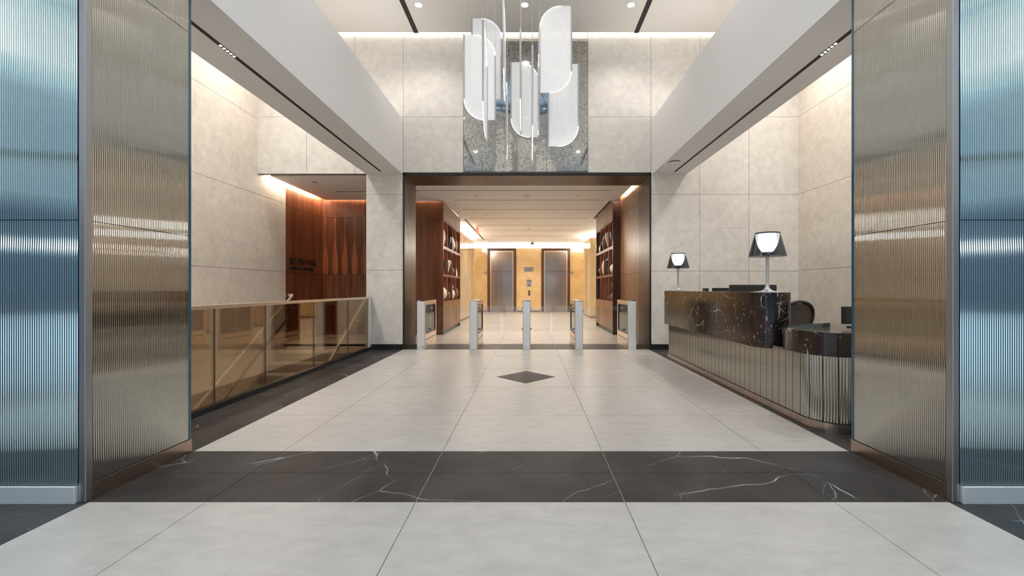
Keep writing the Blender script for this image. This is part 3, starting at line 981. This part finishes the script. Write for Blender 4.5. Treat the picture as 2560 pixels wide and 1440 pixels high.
# ------------------------------------------------------------------ display cabinets
def cabinet(s, xf, xb, label):
    """s = -1: stair side, opening faces +x; s = 1: desk side, opening faces -x. xf face plane, xb back plane"""
    t = thing('display_cabinet', label, 'cabinet', (xf, YW, 0))
    X = lambda d: s * d               # depth d behind the face
    D = abs(xb - xf)
    L = 2.70
    mwood = 'walnut' if s < 0 else 'dark_wood'
    for z0, z1 in ((0, 1.55), (1.553, 3.045), (3.048, 3.455)):
        MB().box(X(0), X(D), 0, .03, z0, z1).build('end_panel', mwood, t)
    MB().box(X(0), X(D), L - .03, L, 0, 3.455).build('end_panel', mwood, t)
    MB().box(X(D - .02), X(D), .03, L - .03, .1, 3.455).build('back_panel', 'red_wood', t)
    q = MB()
    pit = (L - .06) / 4
    for k in range(4):
        q.box(X(0), X(.03), .03 + k * pit + .002, .03 + (k + 1) * pit - .002, 3.03, 3.455)
    q.build('header_panel', 'oak_brown', t)
    for k in range(4):
        MB().box(X(0), X(.025), .03 + k * pit + .002, .03 + (k + 1) * pit - .002, .11, .835).build('door', 'oak_brown', t)
    for z in (.835, 1.545, 2.275):
        o = MB().box(X(.0), X(D - .02), .03, L - .03, z, z + .028).build('shelf', 'red_wood', t)
    for k in (1, 2, 3):
        MB().box(X(.012), X(D - .02), .03 + k * pit - .009, .03 + k * pit + .009, .863, 3.03).build('divider', 'red_wood', t)
    MB().box(X(.0), X(D - .02), .03, L - .03, 3.0, 3.03).build('soffit', 'red_wood', t)
    MB().box(X(.06), X(.09), .03, L - .03, 0, .10).build('toe_kick', 'black_metal', t)
    for z in (1.542, 2.272, 2.997):
        MB().box(X(.029), X(.040), .05, L - .05, z - .004, z + .002).build('light_strip', 'led_shelf', t)
        MB().box(X(.014), X(.026), .03, L - .03, z - .030, z + .004).build('shelf_lip', 'red_wood', t)
    return t


basic('led_shelf', (1, 1, 1), 0.5, emit=(1.0, 0.72, 0.50), es=9.0)
XF1, XF2 = -2.21, 2.17
cabinet(-1, XF1, -2.955, 'tall wood display cabinet with lit shelves past the portal on the stair side')
cabinet(1, XF2, 2.60, 'tall wood display cabinet with dark end panel past the portal on the desk side')

Z1, Z2, Z3 = .863, 1.573, 2.303
PITB = 2.64 / 4


def turned(name, prof, mat, s, bay, z, label, cat='vase', off=.42, d=.15, sy=1.0, hollow=None):
    xf = XF1 if s < 0 else XF2
    o = MB().lathe(prof, 26, (0, 0, 0), sy).build(name, mat)
    o.location = (xf + s * d, YW + .03 + bay * PITB + off, z + .0005)
    tag(o, label, cat, 'ceramics on the cabinet shelves')
    return o


def disc_vase(name, r, th, mat, s, bay, z, label, neck=None, off=.42, d=.15):
    prof = []
    xf = XF1 if s < 0 else XF2
    for k in range(17):
        a = -PI / 2 + PI * k / 16
        prof.append((max(r * math.cos(a), .03), r + r * math.sin(a)))
    if neck:
        prof += neck
    o = MB().lathe(prof, 30, (0, 0, 0), 1.0).build(name, mat)
    o.location = (xf + s * d, YW + .03 + bay * PITB + off, z + .0005)
    return tag(o, label, 'vase', 'ceramics on the cabinet shelves')


LS = ' of the stair side cabinet'
RS = ' of the desk side cabinet'
tall_w = [(.05, 0), (.09, .1), (.12, .25), (.105, .40), (.06, .52), (.02, .60)]
leaf_w = [(.04, 0), (.10, .06), (.15, .16), (.14, .27), (.09, .40), (.04, .50), (.01, .56)]
cup_d = [(.05, 0), (.10, .06), (.14, .20), (.155, .36), (.145, .365), (.12, .2), (.02, .04)]
egg_b = [(.05, 0), (.10, .12), (.12, .28), (.09, .38), (.05, .43)]
cone_w = [(.11, 0), (.10, .10), (.08, .22), (.055, .33), (.04, .40), (.05, .42), (.03, .46), (.012, .52)]
jar_w = [(.04, 0), (.07, .1), (.12, .26), (.155, .36), (.13, .42), (.05, .44)]
gourd = [(.05, 0), (.12, .07), (.145, .17), (.11, .27), (.05, .31), (.085, .36), (.085, .40), (.04, .45), (.03, .46), (.03, .60)]
pot_b = [(.05, 0), (.11, .06), (.125, .15), (.09, .24), (.04, .27)]
turned('ceramic_vase', tall_w, 'white_ceramic', -1, 0, Z3, 'tall white curved vase on the top shelf' + LS)
turned('ceramic_cup', cup_d, 'dark_ceramic', -1, 1, Z3, 'dark flared cup on the top shelf' + LS)
turned('ceramic_vase', leaf_w, 'white_ceramic', -1, 2, Z3, 'white drop shaped vase on the top shelf' + LS)
turned('ceramic_vase', egg_b, 'brown_ceramic', -1, 3, Z3, 'brown egg shaped vase on the top shelf' + LS)
turned('ceramic_cup', cup_d, 'dark_ceramic', -1, 0, Z2, 'dark flared cup on the middle shelf' + LS)
turned('ceramic_vase', jar_w, 'white_ceramic', -1, 1, Z2, 'white broad shouldered vase on the middle shelf' + LS)
turned('ceramic_pot', pot_b, 'brown_ceramic', -1, 2, Z2, 'small round brown pot on the middle shelf' + LS, 'pot')
turned('ceramic_vase', cone_w, 'white_ceramic', -1, 3, Z2, 'white cone shaped vase on the middle shelf' + LS)
disc_vase('ceramic_vase', .20, .1, 'white_ceramic', -1, 0, Z1, 'large round white vase on the bottom shelf' + LS, off=.40, d=.19)
turned('ceramic_pot', pot_b, 'brown_ceramic', -1, 1, Z1, 'small round brown pot on the bottom shelf' + LS, 'pot')
turned('ceramic_vase', gourd, 'white_ceramic', -1, 2, Z1, 'white double gourd vase with a narrow neck' + LS)
turned('ceramic_vase', [(.06, 0), (.13, .1), (.14, .2), (.10, .32), (.04, .36)], 'brown_ceramic', -1, 3, Z1, 'large round brown vase on the bottom shelf' + LS)

amph = [(.05, 0), (.07, .06), (.12, .22), (.155, .38), (.14, .46), (.06, .50), (.05, .54), (.06, .56)]
bullet = [(.05, 0), (.11, .1), (.13, .28), (.10, .42), (.05, .50), (.02, .53)]
taper = [(.05, 0), (.09, .1), (.13, .30), (.14, .42), (.10, .47), (.04, .50)]
bottle = [(.055, 0), (.06, .02), (.06, .26), (.045, .30), (.025, .33)]
wavy = [(.05, 0), (.07, .06), (.06, .15), (.045, .22), (.06, .32), (.05, .42), (.02, .46)]
flared = [(.10, 0), (.13, .08), (.12, .16), (.06, .22), (.055, .27), (.09, .42), (.11, .50), (.10, .50), (.05, .27)]
turned('ceramic_vase', taper, 'dark_ceramic', 1, 0, Z3, 'dark shouldered vase on the top shelf' + RS)
turned('ceramic_vase', amph, 'cream_ceramic', 1, 1, Z3, 'cream amphora shaped vase on the top shelf' + RS)
turned('ceramic_vase', bullet, 'dark_ceramic', 1, 2, Z3, 'dark pointed vase on the top shelf' + RS)
turned('ceramic_pot', [(.05, 0), (.09, .05), (.10, .16), (.07, .25), (.03, .27)], 'white_ceramic', 1, 3, Z3, 'small white pot on the top shelf' + RS, 'pot')
disc_vase('ceramic_pot', .155, .1, 'white_ceramic', 1, 0, Z2, 'round white pot with a short neck on the middle shelf' + RS, [(.045, .31), (.04, .345), (.05, .36)], d=.17)
turned('ceramic_vase', taper, 'dark_ceramic', 1, 1, Z2, 'dark tapering vase on the middle shelf' + RS)
turned('ceramic_vase', bullet, 'cream_ceramic', 1, 2, Z2, 'cream pointed vase on the middle shelf' + RS)
turned('ceramic_vase', [(.03, 0), (.12, .17), (.13, .19), (.03, .36)], 'brown_ceramic', 1, 3, Z2, 'brown diamond shaped vase on the middle shelf' + RS)
turned('ceramic_vase', flared, 'brown_ceramic', 1, 0, Z1, 'brown vase with a flared neck on the bottom shelf' + RS)
turned('ceramic_vase', wavy, 'white_ceramic', 1, 1, Z1, 'slim wavy white vase on the bottom shelf' + RS)
turned('ceramic_bottle', bottle, 'white_ceramic', 1, 3, Z1, 'plain white bottle on the bottom shelf' + RS, 'bottle')

# ------------------------------------------------------------------ antique mirror over the portal
t = thing('antique_mirror', 'tall speckled antique mirror on the back wall above the portal', 'mirror', (-.0625, YB, 3.485))
for x0, x1 in ((-1.2175, -.41), (-.406, .406), (.41, 1.2175)):
    MB().box(x0, x1, -.012, -.004, .01, 2.60).build('mirror_panel', 'antique_mirror_glass', t)
MB().box(-1.222, 1.222, -.004, 0, .004, 2.61).build('backing', 'black_metal', t)

# ------------------------------------------------------------------ chandelier
ch = thing('chandelier', 'hanging chandelier of lit ribbed leaf shaped glass panels above the floor diamond', 'chandelier', (-.04, 5.75, ZC))
CX, CY, CZ = -.04, 5.75, ZC
basic('polished_canopy', (0.62, 0.74, 0.84), 0.03, 1.0)  # blue of the reflected sky put into the mirror colour
MB().lathe([(1.18, 0), (1.20, -.012), (1.18, -.022), (0.0, -.022)], 64).build('canopy', 'polished_canopy', ch)
HL, WL, RL = 1.172, .43, .29


def leaf(x, y, ztop, facing, flip, h=HL):
    """facing True: the panel lies across the view; False: it runs away from it. (x, y): middle of the panel"""
    w = WL / 2
    pts = []

    def arc(cx, cz, a0):
        for k in range(9):
            a = a0 + PI / 2 * k / 8
            pts.append((cx + RL * math.cos(a), cz + RL * math.sin(a)))
    if flip:        # rounded upper +side and lower -side
        pts.append((w, -h)); arc(w - RL, -RL, 0); pts.append((-w, 0)); arc(-w + RL, -h + RL, PI)
    else:           # rounded upper -side and lower +side
        arc(w - RL, -h + RL, 1.5 * PI); pts.append((w, 0)); arc(-w + RL, -RL, PI / 2); pts.append((-w, -h))
    o = MB().xz(pts, -.005, .005).build('leaf_panel', 'ribbed_acrylic', ch)
    o.location = (x - CX, y - CY, ztop - CZ)
    if not facing:
        o.rotation_euler = (0, 0, PI / 2)
    top_r = (-h, -RL) if flip else (-h + RL, 0)
    top_l = (-h + RL, 0) if flip else (-h, -RL)
    for sx, (z0, z1) in ((w, top_r), (-w, top_l)):
        MB().box(sx - .009, sx + .009, -.011, .011, z0, z1).build('light_bar', 'bar_metal', o)
        MB().tube([(sx, 0, z1), (sx, 0, CZ - ztop - .022)], .0016, 6).build('wire', 'lamp_metal', o)
    # lit curved edge
    for part in ((pts[1:10], pts[11:20]) if flip else (pts[0:9], pts[10:19])):
        MB().tube([(p[0], 0, p[1]) for p in part], .005, 6).build('lit_edge', 'led_white', o)
    return o


leaf(.362, 5.70, 5.014, True, False)
leaf(.492, 6.00, 4.39, True, False)
leaf(-.676, 5.80, 4.685, True, True)
leaf(-.615, 6.15, 5.13, True, True)
leaf(-.063, 6.60, 4.735, True, True)
h2 = WL / 2
leaf(-.33, 5.5 + h2, 4.948, False, True)
leaf(-.50, 4.6 + h2, 4.126, False, True)
leaf(-.335, 6.2 + h2, 4.33, False, False)
leaf(-.105, 5.3 + h2, 4.465, False, True)
leaf(.04, 4.65 + h2, 3.88, False, True)
leaf(.14, 5.9 + h2, 4.59, False, False)

# ------------------------------------------------------------------ reception desk
def front_curve(off, y_far=7.3, x_end=3.7, n=14):
    """plan line of the desk front: straight, then a quarter turn; off pushes it outwards"""
    pts = [(2.40 - off, y_far)]
    for k in range(n + 1):
        a = PI / 2 * k / n
        pts.append((2.65 - (.25 + off) * math.cos(a), 3.72 - (.27 + off) * math.sin(a)))
    pts.append((x_end, 3.45 - off))
    return pts


desk = thing('reception_desk', 'long dark veined marble reception desk with fluted glass front and rounded end', 'reception desk', (0, 0, 0))
body = front_curve(-.035)
MB().prism([(3.7, 4.35), (2.75, 4.35), (2.75, 7.27)] + [(p[0], min(p[1], 7.27)) for p in body], 0.0, .595).build('base', 'black_metal', desk)
kp = front_curve(0.0); kb = front_curve(-.034)
q = MB()
for a, b, c, d in zip(kp, kp[1:], kb, kb[1:]):
    q.prism([a, b, d, c], 0.0, .078)
q.build('kick_plate', 'bronze_metal', desk)
# fluted strips: 0.107 pitch, five ribs each
path = front_curve(-.012)
P = [Vector(p) for p in path]
Ls = [0.0]
for a, b in zip(P, P[1:]):
    Ls.append(Ls[-1] + (b - a).length)


def on(s):
    for i in range(len(P) - 1):
        if s <= Ls[i + 1] + 1e-9:
            return P[i].lerp(P[i + 1], (s - Ls[i]) / (Ls[i + 1] - Ls[i]))
    return P[-1]


q = MB()
s = 0.02
while s + .107 < Ls[-1]:
    seg = [on(s + .003 + .101 * j / 10) for j in range(11)]
    seg = [(p.x, p.y) for p in seg]
    q.flutes(list(reversed(seg)), .082, .64 if seg[0][1] < 4.2 else .60, 5, .0045, 6)
    s += .107
# the strips face away from the desk: travel so that outside is to the right
qq = MB(); qq.v = q.v; qq.f = q.f; qq.smooth = q.smooth
qq.build('fluted_front', 'fluted_desk', desk)
# high counter
hc = [(2.33, 7.25), (2.33, 4.46)]
for k in range(11):
    a = PI / 2 * k / 10
    hc.append((2.53 - .20 * math.cos(a), 4.43 - .20 * math.sin(a)))
for k in range(1, 9):
    a = PI / 2 * k / 8
    hc.append((2.56 + .12 * math.sin(a), 4.35 - .12 * math.cos(a)))
hc += [(2.68, 4.38), (2.68, 7.25)]
MB().prism(hc, .595, 1.148, True).build('high_counter', 'desk_marble', desk)
MB().prism(hc, 1.148, 1.158).build('counter_top', 'desk_marble', desk)
# low counter with its curved front
lc = []
for k in range(13):
    a = PI / 2 * k / 12
    lc.append((2.65 - .285 * math.cos(a), 3.72 - .305 * math.sin(a)))
lc = [(2.365, 3.93), (2.365, 3.74)] + lc + [(2.68, 3.415), (3.7, 3.415), (3.7, 4.40), (2.70, 4.40), (2.58, 4.24)]
MB().prism(lc, .6375, .834, True).build('low_counter', 'desk_marble', desk)
sd = thing('staff_desk', 'dark wood staff desk top behind the high marble counter', 'desk', (2.77, 5.55, 0))
MB().box(0, .55, 0, 1.65, .71, .75).build('desk_top', 'dark_wood', sd)
for px, py in ((.02, .02), (.49, .02), (.02, 1.59), (.49, 1.59)):
    MB().box(px, px + .04, py, py + .04, 0, .71).build('leg', 'black_metal', sd)


# lamps
def lamp(x, y, label, cord):
    t = thing('table_lamp', label, 'table lamp', (x, y, 1.158), 0, 'table lamps on the desk counter')
    MB().lathe([(.155, 0), (.155, .005), (.125, .008), (.08, .012), (.05, .020), (.032, .034), (.022, .055), (.017, .09), (.0155, .13), (.0155, .33), (.017, .36), (.03, .385)], 36).build('stand', 'lamp_metal', t)
    MB().lathe([(.178, .378), (.18, .382), (.117, .624), (.1145, .624), (.1765, .382)], 48).build('shade', 'smoke_glass', t)
    q = MB().lathe([(.116, .618), (.119, .622), (.119, .627), (.113, .627)], 48); q.build('shade_rim', 'black_metal', t)
    MB().lathe([(.0, .425), (.045, .426), (.062, .44), (.085, .48), (.102, .53), (.111, .58), (.113, .612), (.0, .613)], 40).build('diffuser', 'lamp_glow', t)
    MB().lathe([(.03, .384), (.05, .392), (.06, .42), (.045, .426)], 24).build('socket', 'lamp_metal', t)
    MB().tube(cord, .003, 6).build('cord', 'lamp_metal', t)
    return t


lamp(2.497, 7.06, 'silver table lamp with smoked shade at the portal end of the desk counter', [(.10, .02, .01), (.16, 0.0, .004), (.175, .03, .004), (.18, .15, .004)])
lamp(2.515, 4.45, 'silver table lamp with smoked shade at the rounded end of the desk counter', [(.10, .02, .012), (.14, .03, .008), (.16, .05, .004), (.166, .12, .004)])
for x, y in ((2.497, 7.06), (2.515, 4.45)):
    l = bpy.data.lights.new('lamp_bulb', 'POINT'); l.energy = 5; l.color = (1, .9, .78); l.shadow_soft_size = .05
    o = bpy.data.objects.new('lamp_bulb', l); COL.objects.link(o); o.location = (x, y, 1.158 + .66)


# monitors, phone, tray, chair
def monitor(name, loc, w, h, rz, label, foot):
    t = thing(name, label, 'monitor', loc, rz)
    bevel(MB().box(-w / 2, w / 2, -.018, .018, foot, foot + h).build('screen', 'dark_plastic', t), .004)
    MB().box(-w / 2 + .012, w / 2 - .012, -.021, -.018, foot + .015, foot + h - .012).build('display', 'black_metal', t)
    MB().tube([(0, .03, .01), (0, .03, foot + h * .5)], .018, 10).build('stem', 'dark_plastic', t)
    bevel(MB().box(-.12, .12, -.06, .12, 0, .012).build('base', 'dark_plastic', t), .004)
    return t


monitor('desk_monitor', (3.05, 5.75, .75), .62, .37, math.radians(-3), 'wide dark computer monitor behind the desk counter near the larger looking lamp', .13)
monitor('desk_monitor', (3.10, 6.75, .75), .33, .30, 0, 'smaller dark computer monitor behind the desk counter, nearer the portal', .158)
monitor('desk_monitor', (3.13, 3.88, .8345), .52, .16, math.radians(4), 'dark screen on the low counter half hidden by the fluted screen', .04)
t = thing('desk_phone', 'small dark phone unit standing behind the counter between lamp and monitors', 'phone', (2.87, 6.85, .75))
bevel(MB().box(-.03, .03, -.06, .06, .30, .455).build('handset', 'dark_plastic', t), .01)
MB().tube([(0, 0, .01), (0, 0, .31)], .015, 10).build('stand', 'dark_plastic', t)
MB().lathe([(.08, 0), (.08, .012), (.02, .02)], 20).build('foot', 'dark_plastic', t)

# curved glass tray
q = MB()
pts = []
n = 18
for k in range(n + 1):
    u = k / n
    x = 2.42 + .40 * u
    y = 3.93 - .06 * math.sin(PI * u) + .02 * u
    pts.append((x, y, .008 + .036 * min(1, u * 1.6), .004 + .022 * math.sin(PI * min(u * .75, 1))))
o0 = len(q.v)
for (x, y, h, d) in pts:
    q.v += [(x, y, 0), (x, y, h), (x, y + d + .01, h * .9), (x, y + d + .01, 0)]
for k in range(n):
    a = o0 + 4 * k
    for i, j in ((0, 1), (1, 2), (2, 3), (3, 0)):
        q.f.append([a + i, a + 4 + i, a + 4 + j, a + j]); q.smooth.append(False)
q.f.append([o0, o0 + 1, o0 + 2, o0 + 3]); q.smooth.append(False)
e = o0 + 4 * n
q.f.append([e + 3, e + 2, e + 1, e]); q.smooth.append(False)
o = q.build('glass_tray', 'green_glass'); o.location = (0, 0, .8345)
tag(o, 'curved greenish glass tray lying on the low desk counter', 'tray')

t = thing('office_chair', 'dark mesh backed office chair behind the low end of the desk', 'chair', (3.12, 4.95, 0), math.radians(18))
q = MB()
W2 = .24
outline = []
for k in range(25):
    u = k / 24
    a = PI * u
    # rounded trapezoid back, wider at the top
    outline.append((W2 * math.cos(a) * 1.02, .86 + .185 * math.sin(a) ** .7))
outline = [(.17, .62)] + outline + [(-.17, .62)]
pth = [(p[0], -.02 - .10 * (p[1] - .62) + .25 * p[0] ** 2, p[1]) for p in outline]
MB().tube(pth + [pth[0]], .020, 8).build('back_frame', 'dark_plastic', t)
q = MB()
rows = 10
for i in range(rows + 1):
    z = .62 + (.40) * i / rows
    hw = .17 + (.07) * min(1, i / 6.0) if i < 8 else .24 * math.sqrt(max(0.05, 1 - ((i - 6) / 4.6) ** 2))
    for j in range(9):
        x = hw * (2 * j / 8 - 1)
        q.v.append((x, -.02 - .10 * (z - .62) + .25 * x * x, z))
for i in range(rows):
    for j in range(8):
        a = i * 9 + j
        q.f.append([a, a + 1, a + 10, a + 9]); q.smooth.append(True)
o = q.build('backrest', 'chair_mesh', t); md = o.modifiers.new('thick', 'SOLIDIFY'); md.thickness = .008
bevel(MB().rbox(-.25, .25, .02, .50, .44, .51, .08, 5).build('seat', 'chair_mesh', t), .02, 3)
MB().tube([(0, .25, .08), (0, .25, .44)], .028, 12).tube([(0, .05, .45), (0, -.02, .50), (0, -.03, .64)], .02, 10).build('column', 'dark_plastic', t)
for k in range(5):
    a = 2 * PI * k / 5
    MB().tube([(0, .25, .10), (.28 * math.cos(a), .25 + .28 * math.sin(a), .065)], [.022, .014], 8).build('leg', 'dark_plastic', t)
    MB().lathe([(0, 0), (.02, .004), (.026, .025), (.02, .05), (.0, .055)], 12, (.28 * math.cos(a), .25 + .28 * math.sin(a), 0)).build('caster', 'dark_plastic', t)
for s in (-1, 1):
    MB().tube([(s * .25, .30, .46), (s * .29, .28, .66), (s * .29, .10, .68)], .014, 8).build('armrest', 'dark_plastic', t)

m = MB().box(-5.33, -5.28, -1.2, 2.34, 0.0, 2.1).box(5.25, 5.30, -1.2, 2.34, 0.0, 2.1)  # unseen dark panels added to darken the fluted glass reflections
struct(m.build('wall_dark_reflection_panel', 'dark_wood'))

# ------------------------------------------------------------------ street front (behind the camera, seen in reflections)
m = MB()
for x in (-5.3, -3.2, -1.1, 1.1, 3.2, 5.3):
    m.box(x - .04, x + .04, -1.28, -1.2, 0, 6.14)
for z in (2.7, 4.6):
    m.box(-5.3, 5.3, -1.28, -1.2, z - .04, z + .04)
m.box(-5.5, 5.5, -1.32, -1.2, 6.06, 6.9)
struct(m.build('window_frame_street', 'black_metal'))
struct(MB().box(-40, 40, -40, -1.21, -.12, -.02).build('street_pavement', 'concrete'))
m = MB().box(-30, 30, -26, -24, -.02, 12)
struct(m.build('street_building_exterior', 'building_skin'))
m = MB()
for k in range(26):
    for z in (0.6, 4.4, 7.4):
        m.box(-29 + k * 2.25, -27.4 + k * 2.25, -24.0, -23.95, z, z + 2.3)
struct(m.build('street_building_window_glass', 'building_window'))
m = MB()
for k in range(26):
    m.box(-29 + k * 2.25, -27.4 + k * 2.25, -24.0, -23.9, 3.1, 3.5)  # glowing bands added for white spots in the fluted glass reflections
struct(m.build('street_building_glow_band', 'reflection_glow'))
